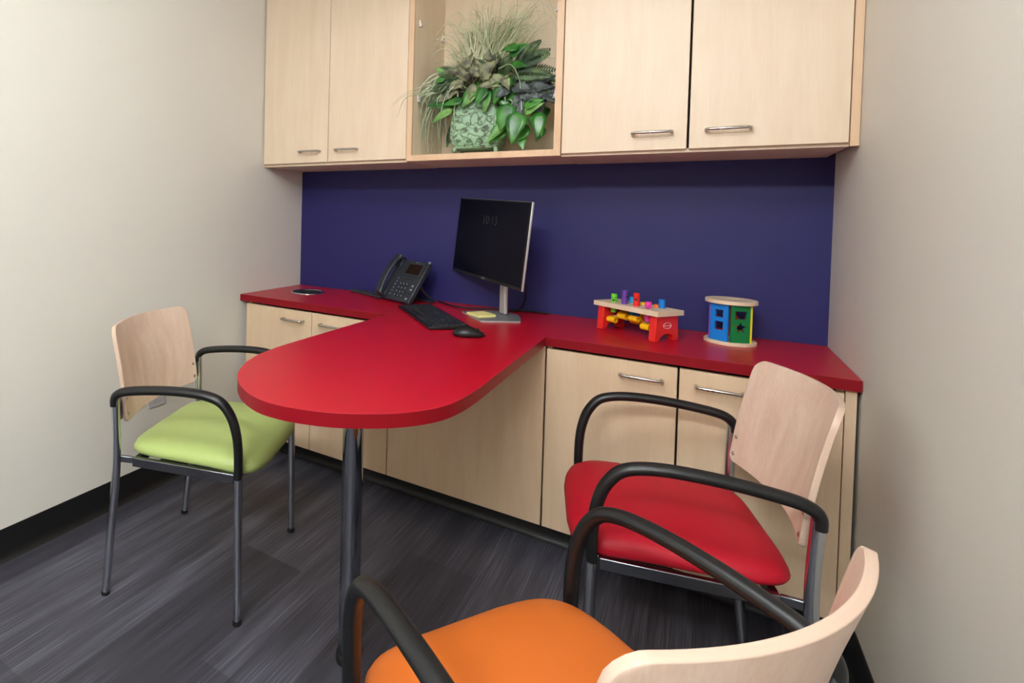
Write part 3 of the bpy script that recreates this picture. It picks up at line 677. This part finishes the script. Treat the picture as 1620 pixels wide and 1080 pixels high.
for nm, a, b_, h in pegs:
    wpos = BM @ Vector((a, b_, ZT + h - 0.072))
    p = empty('toy_peg', wpos, bang, peg_txt[nm], 'toy peg', 'pegs in the toy bench')
    MB().lathe([(0.0095, 0.0), (0.0108, 0.0015), (0.0108, 0.0705), (0.0095, 0.072)], n=24).build('peg_body', toy[nm], p, smooth=True)
    if nm in ('green', 'red', 'purple', 'pink'):
        fa = {'green': -60, 'red': -62, 'purple': 2, 'pink': -60}[nm]
        def facept(dx, dz, zc):
            an = math.radians(fa) + dx / 0.0108; return (0.0110 * math.cos(an), 0.0110 * math.sin(an), zc + dz)
        zc = 0.054
        for ex in (-0.004, 0.004):
            e = MB(); q = facept(ex, 0.004, zc); e.lathe([(0.0006, -0.0020), (0.0017, -0.0010), (0.0017, 0.0010), (0.0006, 0.0020)], q, 8); e.build('eye', toy['black'], p)
        mo = MB(); top = [facept(-0.0062 + 0.0124 * k / 8, -0.0025, zc) for k in range(9)]
        bot = [facept(-0.0062 + 0.0124 * k / 8, -0.0025 - 0.0072 * math.sin(PI * k / 8), zc) for k in range(9)]
        sc_ = lambda v, s: (v[0] * s, v[1] * s, v[2])
        V = [sc_(v, 1.015) for v in top] + [sc_(v, 1.015) for v in bot] + [sc_(v, 0.95) for v in top] + [sc_(v, 0.95) for v in bot]
        F_ = [(k, k + 1, 9 + k + 1, 9 + k) for k in range(8)] + [(18 + k, 27 + k, 27 + k + 1, 18 + k + 1) for k in range(8)] + [(k, 18 + k, 18 + k + 1, k + 1) for k in range(8)] + [(9 + k, 9 + k + 1, 27 + k + 1, 27 + k) for k in range(8)]
        mo.add(V, F_).build('mouth', toy['black'], p)

# ------------------------------------------------------------------ shape sorter drum
DX, DY = 2.068, -0.165
dm_ = empty('shape_sorter_drum', (DX, DY, HC), 0, 'wooden shape sorter drum with coloured panels on the counter', 'toy')
R1 = 0.0775
MB().lathe([(R1 - 0.001, 0.0), (R1, 0.001), (R1, 0.011), (R1 - 0.001, 0.012)], n=56).build('bottom_disc', toy_wood, dm_, smooth=True)
bmd = prism(circ(0, 0, R1, 56), [circ(0, 0, 0.031, 32)], 0.143, 0.156); bm_obj(bmd, 'top_disc', toy_wood, dm_, bevel=0.001)
MB().lathe([(0.0306, 0.144), (0.0306, 0.1545)], n=32).build('centre_plug', toy_wood, dm_, smooth=True)
RH = 0.0680; side = RH * 0.885; ap = RH * math.cos(PI / 6)
zb0, zt0 = 0.012, 0.143
def star(cx, cy, r1, r2, n=5): return [(cx + (r1 if k % 2 == 0 else r2) * math.sin(PI * k / n), cy + (r1 if k % 2 == 0 else r2) * math.cos(PI * k / n)) for k in range(2 * n)]
def clover(cx, cy, r):
    return [(cx + r * (1 + 0.20 * math.cos(4 * a + PI)) * math.cos(a), cy + r * (1 + 0.20 * math.cos(4 * a + PI)) * math.sin(a)) for a in [2 * PI * k / 40 for k in range(40)]]
holes = {'blue': [clover(0, 0.108, 0.0150), [(-.014, .050), (.014, .050), (.014, .080), (-.014, .080)]],
         'dgreen': [[(-.018, .094), (.016, .094), (.020, .122), (-.018, .122)], star(0.0, 0.064, 0.0215, 0.0095)],
         'lemon': [circ(0, .108, .012), [(-.014, .054), (.014, .054), (0, .078)]],
         'purple': [[(-.012, .096), (.012, .096), (.012, .120), (-.012, .120)], circ(0, .066, .013)],
         'red': [circ(0, .100, .019), [(-.018, .040), (.018, .040), (.018, .068), (-.018, .068)]],
         'orange': [circ(0, .100, .020), clover(0, .055, .017)]}
vert_ang = math.radians(-93.5 - 1.0)
for k, cn in enumerate(['dgreen', 'lemon', 'orange', 'red', 'purple', 'blue']):
    an = vert_ang + PI / 6 + k * PI / 3
    w = side
    bmp = prism([(-w / 2, zb0), (w / 2, zb0), (w / 2, zt0), (-w / 2, zt0)], holes[cn], -0.0035, 0.0035)
    nx, ny = math.cos(an), math.sin(an)      # outward normal
    tx, ty = -ny, nx
    mt = Matrix(((tx, 0, nx, nx * ap), (ty, 0, ny, ny * ap), (0, 1, 0, 0), (0, 0, 0, 1)))
    o = bm_obj(bmp, 'side_panel', toy[cn], dm_, mt, bevel=0.0006)
    o['label'] = {'dgreen': 'green panel', 'lemon': 'yellow panel', 'orange': 'orange panel', 'red': 'red panel', 'purple': 'purple panel', 'blue': 'blue panel'}[cn]

# ------------------------------------------------------------------ potted plant in the niche
PX, PY, PZ = 1.132, -0.195, 1.4975
pt = empty('potted_plant', (PX, PY, PZ), math.radians(8), 'artificial foliage arrangement in a green embossed pot, in the open niche', 'plant')
def potmat():
    m = bpy.data.materials.new('aged_green_metal'); m.use_nodes = True; nt = m.node_tree; b = nt.nodes['Principled BSDF']
    tc = nt.nodes.new('ShaderNodeTexCoord'); n = nt.nodes.new('ShaderNodeTexNoise'); n.inputs['Scale'].default_value = 38; n.inputs['Detail'].default_value = 4
    nt.links.new(tc.outputs['Object'], n.inputs['Vector'])
    cr = nt.nodes.new('ShaderNodeValToRGB'); cr.color_ramp.elements[0].position = 0.33; cr.color_ramp.elements[1].position = 0.47
    cr.color_ramp.elements[0].color = srgb(80, 86, 66); cr.color_ramp.elements[1].color = srgb(150, 184, 150)
    nt.links.new(n.outputs['Fac'], cr.inputs[0]); b.inputs['Roughness'].default_value = 0.5
    # embossed curls: a strongly distorted wave, dark in the grooves
    wv = nt.nodes.new('ShaderNodeTexWave'); wv.wave_type = 'RINGS'; wv.inputs['Scale'].default_value = 13; wv.inputs['Distortion'].default_value = 9; wv.inputs['Detail'].default_value = 1.5; wv.inputs['Detail Scale'].default_value = 2.2
    nt.links.new(tc.outputs['Object'], wv.inputs['Vector'])
    c2 = nt.nodes.new('ShaderNodeValToRGB'); c2.color_ramp.elements[0].position = 0.0; c2.color_ramp.elements[1].position = 0.22
    c2.color_ramp.elements[0].color = (0.42, 0.42, 0.36, 1); c2.color_ramp.elements[1].color = (1, 1, 1, 1)
    nt.links.new(wv.outputs['Fac'], c2.inputs[0])
    mx = nt.nodes.new('ShaderNodeMix'); mx.data_type = 'RGBA'; mx.blend_type = 'MULTIPLY'; mx.inputs[0].default_value = 1.0
    nt.links.new(cr.outputs[0], mx.inputs[6]); nt.links.new(c2.outputs[0], mx.inputs[7]); nt.links.new(mx.outputs[2], b.inputs['Base Color'])
    bp = nt.nodes.new('ShaderNodeBump'); bp.inputs['Strength'].default_value = 0.6; bp.inputs['Distance'].default_value = 0.002
    nt.links.new(wv.outputs['Fac'], bp.inputs['Height']); nt.links.new(bp.outputs[0], b.inputs['Normal'])
    return m
pot_m = potmat(); pot_dk = mat('dark_patina', srgb(92, 112, 84), 0.6, noise=0.5, nscale=60)
def rrect(w, d, r, n=6):
    out = []
    for (sx_, sy_, a0_) in ((1, -1, -PI / 2), (1, 1, 0), (-1, 1, PI / 2), (-1, -1, PI)):
        for k in range(n + 1):
            a = a0_ + PI / 2 * k / n; out.append((sx_ * (w - r) + r * math.cos(a), sy_ * (d - r) + r * math.sin(a)))
    return out
prof = [(0.0, 0.030, 0.070), (0.0, 0.032, 0.092), (0, 0.052, 0.104), (0, 0.085, 0.110), (0, 0.13, 0.110), (0, 0.17, 0.105), (0, 0.205, 0.096), (0, 0.226, 0.090), (0, 0.232, 0.094), (0, 0.236, 0.094), (0, 0.237, 0.084), (0, 0.215, 0.082)]
vs = []
for _, z, w in prof: vs += [(x, y, z) for x, y in rrect(w, w * 0.86, 0.022)]
n = 28; m_ = len(prof)
fs = [(i * n + k, i * n + (k + 1) % n, (i + 1) * n + (k + 1) % n, (i + 1) * n + k) for i in range(m_ - 1) for k in range(n)] + [tuple(range(n - 1, -1, -1)), tuple((m_ - 1) * n + k for k in range(n))]
pot = MB().add(vs, fs).build('pot', pot_m, pt, smooth=True, angle=50)
# raised scroll work on front face
sw = MB()
def wfront(z):
    for i in range(len(prof) - 1):
        if prof[i][1] <= z <= prof[i + 1][1]:
            t_ = (z - prof[i][1]) / max(1e-6, prof[i + 1][1] - prof[i][1]); return (prof[i][2] + (prof[i + 1][2] - prof[i][2]) * t_)
    return 0.1
def scroll(pts):
    for sg in (-1, 1):
        sw.tube([(sg * x, -wfront(z) * 0.86 - 0.0012, z) for x, z in pts], 0.0016, 6)
def spiral(cx, cz, r, a0_, turns, s=1, n=18): return [(cx + r * (1 - k / n * 0.8) * math.cos(a0_ + s * turns * 2 * PI * k / n), cz + r * (1 - k / n * 0.8) * math.sin(a0_ + s * turns * 2 * PI * k / n)) for k in range(n + 1)]
scroll([(0.004, 0.045), (0.012, 0.062), (0.030, 0.075), (0.050, 0.082), (0.060, 0.098), (0.052, 0.112)] + spiral(0.042, 0.108, 0.011, 0.3, 1.2))
scroll(spiral(0.020, 0.060, 0.014, -1.5, 1.3) )
scroll([(0.0, 0.215), (0.010, 0.205), (0.022, 0.198), (0.040, 0.204)] + spiral(0.044, 0.192, 0.012, 1.5, 1.2, -1))
scroll(spiral(0.065, 0.150, 0.016, 0.8, 1.3)); scroll([(0.012, 0.13), (0.018, 0.15), (0.014, 0.17), (0.006, 0.182)])
scroll(spiral(0.028, 0.135, 0.012, 2.5, 1.2)); scroll(spiral(0.075, 0.062, 0.012, 0.2, 1.2, -1)); scroll([(0.07, 0.10), (0.082, 0.115), (0.080, 0.13)])
sw.build('scroll_relief', pot_dk, pt, smooth=True)
for sx_ in (-1, 1):
    for sy_ in (-1, 1):
        fp = [(sx_ * 0.084, sy_ * 0.068, 0.034), (sx_ * 0.090, sy_ * 0.074, 0.020), (sx_ * 0.083, sy_ * 0.068, 0.008), (sx_ * 0.090, sy_ * 0.074, 0.0035)]
        MB().tube(smooth_path(fp, 4), [0.009] * 6 + [0.006] * 4 + [0.0035] * 3, 8).build('pot_foot', pot_m, pt, smooth=True)
MB().lathe([(0.075, 0.20), (0.075, 0.224)], n=20).build('moss', mat('moss', srgb(58, 62, 34), 0.95, noise=0.4), pt)

def leafmat(name, c1, c2, rough=0.4, sc=9):
    m = bpy.data.materials.new(name); m.use_nodes = True; nt = m.node_tree; b = nt.nodes['Principled BSDF']
    tc = nt.nodes.new('ShaderNodeTexCoord'); n = nt.nodes.new('ShaderNodeTexNoise'); n.inputs['Scale'].default_value = sc; n.inputs['Detail'].default_value = 5
    nt.links.new(tc.outputs['Object'], n.inputs['Vector'])
    cr = nt.nodes.new('ShaderNodeValToRGB'); cr.color_ramp.elements[0].position = 0.38; cr.color_ramp.elements[1].position = 0.62
    cr.color_ramp.elements[0].color = srgb(*c1); cr.color_ramp.elements[1].color = srgb(*c2)
    nt.links.new(n.outputs['Fac'], cr.inputs[0]); nt.links.new(cr.outputs[0], b.inputs['Base Color']); b.inputs['Roughness'].default_value = rough
    b.inputs['Subsurface Weight'].default_value = 0.0
    return m
lf_green = leafmat('pothos_green', (26, 84, 30), (70, 140, 48), 0.3, 14)
lf_lime = leafmat('young_leaf_green', (64, 124, 50), (128, 176, 92), 0.4, 14)
lf_beg = leafmat('begonia_grey_green', (72, 66, 58), (146, 152, 112), 0.5, 30)
lf_fern = leafmat('fern_green', (38, 62, 34), (86, 112, 66), 0.5, 20)
lf_dark = leafmat('dark_coleus', (42, 48, 52), (84, 94, 92), 0.45, 24)
lf_grass = leafmat('grass_green', (164, 174, 130), (228, 228, 192), 0.55, 8)
lf_trail = leafmat('trailing_grass_green', (128, 154, 120), (196, 212, 180), 0.55, 8)
VIEW = Vector((0.25, -0.95, -0.12)).normalized()
PTM = (Matrix.Translation((PX, PY, PZ)) @ Matrix.Rotation(math.radians(8), 4, 'Z')).inverted()
def P_(x, z, y=None):
    """world point (x,z) in the niche -> plant-local"""
    return PTM @ Vector((x, -0.2 if y is None else y, z))
XLIM = (xi0 + 0.004, xi1 - 0.004)
PTI = PTM.inverted()
def clampw(v):
    w = PTI @ Vector(v)
    if w.y > -0.365:
        w.x = min(max(w.x, XLIM[0]), XLIM[1]); w.z = max(w.z, 1.4995)
    w.y = min(w.y, -0.018)
    return tuple(PTM @ w)
def leaf(mb, base, d, up, L, w, fold=0.25, droop=0.5, heart=True, n=9, wav=0.0, serr=0.0, mi=0):
    d = Vector(d).normalized(); up = Vector(up); side = d.cross(up).normalized(); up = side.cross(d).normalized()
    p = Vector(base); vs = []; cur = d.copy(); uu = up.copy()
    for i in range(n + 1):
        t = i / n
        if heart: prof_ = (math.sin(PI * min(1, t * 1.0) ** 0.62)) ** 0.9 * (1 - 0.35 * t)
        else: prof_ = math.sin(PI * t ** 0.75) ** 0.8
        ww = w * prof_ * (1 + (serr * (1 if i % 2 else -1))) + 0.0004
        for k, s_ in enumerate((-1, -0.5, 0, 0.5, 1)):
            off = side * (s_ * ww * 0.5) + uu * (abs(s_) * ww * fold * 0.5 + wav * math.sin(t * 9 + s_ * 2) * w * 0.5)
            vs.append(clampw(p + off))
        a = -droop / n; rot = Matrix.Rotation(a, 3, side)
        cur = (rot @ cur).normalized(); uu = (rot @ uu).normalized(); p = p + cur * (L / n)
    fs = [(i * 5 + k, i * 5 + k + 1, (i + 1) * 5 + k + 1, (i + 1) * 5 + k) for i in range(n) for k in range(4)]
    mb.add(vs, fs, mi)
def blade(mb, pts, w, mi=0, n=5):
    P = smooth_path(pts, n); N2 = len(P); vs = []
    ax = Vector((random.uniform(-1, 1), random.uniform(-1, -.2), random.uniform(-.3, .3))).normalized()
    for i, p in enumerate(P):
        tt = (P[min(i + 1, N2 - 1)] - P[max(i - 1, 0)]).normalized(); sd = tt.cross(ax).normalized()
        ww = w * (1 - (i / (N2 - 1)) ** 2) * 0.5 + 0.00025
        vs += [clampw(p - sd * ww), clampw(p + ax * ww * 0.4), clampw(p + sd * ww)]
    mb.add(vs, [(i * 3 + k, i * 3 + k + 1, (i + 1) * 3 + k + 1, (i + 1) * 3 + k) for i in range(N2 - 1) for k in range(2)], mi)
R_ = random.uniform
def lbuild(mb, name, m):
    o = mb.build(name, m, pt, smooth=True, angle=180); s = o.modifiers.new('thick', 'SOLIDIFY'); s.thickness = 0.0006; return o
# tall grass
gr = MB()
for i in range(270):
    bx = 1.145 + R_(-0.075, 0.085); by = -0.19 + R_(-0.03, 0.05); bz = 1.80 + R_(-.04, .03)
    u = R_(-1, 1); tall = R_(0.18, 0.40) * (1 - 0.25 * abs(u))
    tx_ = bx + u * 0.15 + R_(-.02, .05) + (0.05 if u > 0 else 0); curl = R_(0, 1) ** 3
    pts = [P_(bx, bz, by), P_(bx + (tx_ - bx) * 0.3, bz + tall * 0.5, by - 0.01), P_(bx + (tx_ - bx) * 0.75, bz + tall * 0.9, by + R_(-.05, .02)), P_(tx_ + u * 0.10 * curl, bz + tall * (1.02 - 0.22 * curl), by + R_(-.09, .03))]
    blade(gr, pts, R_(0.0026, 0.0066))
for i in range(16):  # thin curled stray blades
    u = R_(0.2, 1) * (1 if i % 4 else -1); bx = 1.17 + u * 0.05
    pts = [P_(bx, 1.85), P_(bx + u * 0.08, 2.05), P_(bx + u * 0.17, 2.13 + R_(-.06, .05)), P_(bx + u * 0.26, 2.10 + R_(-.12, .05)), P_(bx + u * 0.31, 2.02 + R_(-.12, .08))]
    blade(gr, pts, 0.0018)
lbuild(gr, 'grass_blades', lf_grass)
# trailing grass to the left
tg = MB()
for i in range(95):
    bx = 1.06 + R_(-.05, .04); bz = 1.80 + R_(-.03, .03); out = R_(0.05, 0.19); drop = R_(0.05, 0.30) * (1 if R_(0, 1) > .25 else .2)
    f0 = R_(-.13, .02)
    pts = [P_(bx, bz, -0.2 + f0 * 0.4), P_(bx - out * 0.4, bz + R_(0.00, .05), -0.2 + f0 * 0.7), P_(bx - out * 0.85, bz - drop * 0.3, -0.2 + f0), P_(bx - out * 1.0, bz - drop * 0.7, -0.2 + f0), P_(bx - out * R_(.88, 1.06), bz - drop, -0.2 + f0)]
    blade(tg, pts, R_(0.0035, 0.0078))
for i in range(45):  # spiky upper-left spray
    bx = 1.07; bz = 1.80; a = R_(math.radians(110), math.radians(188)); l = R_(.12, .20)
    pts = [P_(bx, bz), P_(bx + math.cos(a) * l * .5, bz + math.sin(a) * l * .5 + .01, -0.22), P_(bx + math.cos(a) * l, bz + math.sin(a) * l - 0.01, -0.24)]
    blade(tg, pts, R_(0.002, 0.004))
for k, (ex, ez) in enumerate([(0.80, 1.715), (0.79, 1.70), (0.83, 1.66)]):   # three strays reaching out past the frame
    blade(tg, [P_(1.04, 1.80, -0.24), P_(0.95, 1.81 - k * .02, -0.33), P_(0.88, 1.765 - k * .01, -0.42), P_(ex + .02, ez, -0.44)], 0.0028)
lbuild(tg, 'trailing_grass', lf_trail)
# pothos leaves : (x, z, direction angle deg, length, width)
po = MB(); yl = MB()
def fleaf(mb, x, z, ang, L, w, y=-0.27, out=0.35, **k):
    a = math.radians(ang); d = Vector((math.cos(a), -out, math.sin(a)))
    leaf(mb, P_(x, z, y), (PTM.to_3x3() @ d), PTM.to_3x3() @ Vector((0.15, -1, 0.35)), L, w, **k)
for (x, z, a, L, w) in [(1.17, 1.785, 215, .10, .075), (1.20, 1.775, 245, .095, .06), (1.245, 1.84, 265, .10, .085), (1.26, 1.80, 255, .11, .085), (1.29, 1.745, 330, .10, .07), (1.25, 1.76, 300, .10, .07),
                        (1.30, 1.70, 255, .13, .10), (1.34, 1.66, 262, .14, .105), (1.37, 1.61, 225, .11, .085), (1.28, 1.60, 215, .10, .06), (1.30, 1.68, 235, .12, .09), (1.36, 1.68, 20, .09, .05), (1.40, 1.66, 290, .12, .08),
                        (1.42, 1.65, 270, .11, .07), (1.10, 1.735, 190, .10, .05), (1.34, 1.57, 285, .07, .05), (1.33, 1.93, 185, .07, .05), (1.29, 1.90, 30, .09, .06), (1.30, 1.87, 340, .08, .05), (1.04, 1.72, 175, .12, .05), (1.22, 1.83, 300, .09, .08),
                        (1.26, 1.83, 280, .12, .09), (1.43, 1.60, 250, .07, .05)]:
    fleaf(po, x, z, a, L * .95, w * .9, y=-0.27 - R_(0, .05), droop=R_(.2, .6), fold=R_(-.12, .2))
for (x, z, a, L, w) in [(1.20, 1.765, 270, .10, .055), (1.05, 1.70, 205, .12, .045), (1.14, 1.77, 235, .09, .06), (1.28, 1.625, 228, .11, .05), (1.31, 1.70, 225, .09, .04), (1.36, 1.655, 25, .09, .045), (1.00, 1.86, 130, .05, .03), (1.01, 1.84, 200, .05, .035), (1.31, 1.93, 10, .06, .03), (1.32, 1.93, 200, .05, .035), (1.16, 1.79, 215, .10, .06)]:
    fleaf(yl, x, z, a, L, w, y=-0.285 - R_(0, .03), droop=R_(.3, .7), fold=R_(.2, .4))
# backing fill of leaves around the crown
for i in range(60):
    x = R_(1.0, 1.42); z = 1.70 + R_(0, .16) - 0.25 * abs(x - 1.2) * .3
    fleaf(po, x, z, R_(180, 360), R_(.06, .09), R_(.04, .06), y=-0.17 - R_(0, .05), droop=.5)
lbuild(po, 'pothos_leaves', lf_green); lbuild(yl, 'young_leaves', lf_lime)
bg = MB()
for (x, z, a, L, w) in [(1.15, 1.83, 95, .11, .10), (1.17, 1.82, 40, .14, .11), (1.12, 1.83, 150, .12, .09), (1.10, 1.81, 200, .10, .08), (1.17, 1.80, 350, .12, .09), (1.18, 1.80, 310, .11, .08), (1.20, 1.79, 20, .12, .10),
                        (1.14, 1.80, 260, .09, .07), (1.07, 1.79, 230, .09, .06), (1.10, 1.87, 60, .09, .07), (1.20, 1.86, 60, .10, .08), (1.08, 1.86, 170, .10, .05), (1.13, 1.88, 170, .10, .05), (1.22, 1.79, 335, .09, .07), (1.03, 1.77, 215, .08, .06), (1.20, 1.89, 80, .06, .06), (1.27, 1.81, 300, .08, .06)]:
    fleaf(bg, x, z, a, L * .82, w * .72, y=-0.27 - R_(0, .04), droop=R_(.1, .5), fold=.3, wav=.2, serr=.10, n=12)
for i in range(22):
    fleaf(bg, R_(1.04, 1.26), R_(1.76, 1.87), R_(0, 360), R_(.06, .09), R_(.04, .06), y=-0.20 - R_(0, .04), droop=.4, wav=.15)
lbuild(bg, 'begonia_leaves', lf_beg)
fe = MB()
def frond(mb, x, z, a, L, y, leafl=0.035, n=16, bend=-1.0, wid=.008):
    a = math.radians(a); p = Vector((x, y, z)); d = Vector((math.cos(a), -0.25, math.sin(a))).normalized()
    for i in range(n):
        t = i / n; ll = leafl * math.sin(PI * (0.15 + 0.85 * t) ** 0.8) + .004
        perp = Vector((-d.z, 0, d.x)).normalized()
        for s_ in (-1, 1):
            dd = (perp * s_ + d * 0.7)
            leaf(mb, PTM @ p, PTM.to_3x3() @ dd, PTM.to_3x3() @ Vector((0, -1, .2)), ll, wid, heart=False, n=3, fold=.2, droop=.3)
        q = p + d * (L / n); blade(mb, [PTM @ p, PTM @ ((p + q) / 2), PTM @ q], .002, n=1); p = q
        d = (d + Vector((0, -0.01, bend * 0.03))).normalized()
for (x, z, a, L) in [(1.29, 1.83, 10, .20), (1.28, 1.85, 28, .20), (1.30, 1.80, -12, .18), (1.30, 1.87, 45, .15), (1.32, 1.84, 60, .12), (1.31, 1.82, 0, .17), (1.30, 1.78, -30, .15), (1.33, 1.86, 20, .14), (1.22, 1.83, 80, .10), (1.18, 1.84, 120, .10), (1.10, 1.82, 150, .13), (1.06, 1.80, 170, .12), (1.05, 1.78, 195, .12), (1.33, 1.79, 15, .15), (1.29, 1.81, 40, .16), (1.06, 1.84, 140, .12), (1.24, 1.83, 60, .1)]:
    frond(fe, x, z, a, L, -0.23 - R_(0, .06))
for (x, z, a, L) in [(1.06, 1.62, 255, .10), (1.0, 1.66, 262, .12)]: frond(fe, x, z, a, L, -0.17, leafl=.02)
lbuild(fe, 'fern_fronds', lf_fern)
dk = MB()
for (x, z, a, L, w) in [(1.34, 1.75, 330, .12, .07), (1.31, 1.77, 345, .10, .06), (1.36, 1.76, 0, .11, .07), (1.38, 1.74, 300, .11, .08), (1.33, 1.74, 275, .12, .06), (1.42, 1.76, 310, .09, .08), (1.40, 1.78, 20, .08, .06), (1.30, 1.76, 200, .07, .05), (1.36, 1.72, 255, .10, .05), (1.41, 1.72, 350, .07, .06), (1.28, 1.75, 310, .07, .04), (1.38, 1.79, 330, .09, .06)]:
    fleaf(dk, x, z, a, L, w, y=-0.265 - R_(0, .04), droop=.5, fold=.3, wav=.12, serr=.22, n=12)
for i in range(24):
    fleaf(dk, R_(1.27, 1.43), R_(1.69, 1.80), R_(0, 360), R_(.05, .08), R_(.03, .05), y=-0.19 - R_(0, .04), droop=.4, serr=.2, n=9)
lbuild(dk, 'dark_coleus_leaves', lf_dark)
stm = MB()
for pts in [[(1.05, 1.80), (1.075, 1.76), (1.06, 1.70), (1.065, 1.64)], [(1.25, 1.85), (1.30, 1.86), (1.335, 1.80), (1.345, 1.73), (1.35, 1.67)], [(1.28, 1.73), (1.285, 1.68), (1.275, 1.63), (1.265, 1.60)], [(1.30, 1.72), (1.31, 1.70), (1.285, 1.64)]]:
    stm.tube(smooth_path([P_(x, z, -0.31) for x, z in pts], 5), 0.0022, 6)
stm.build('stems', lf_trail, pt, smooth=True)
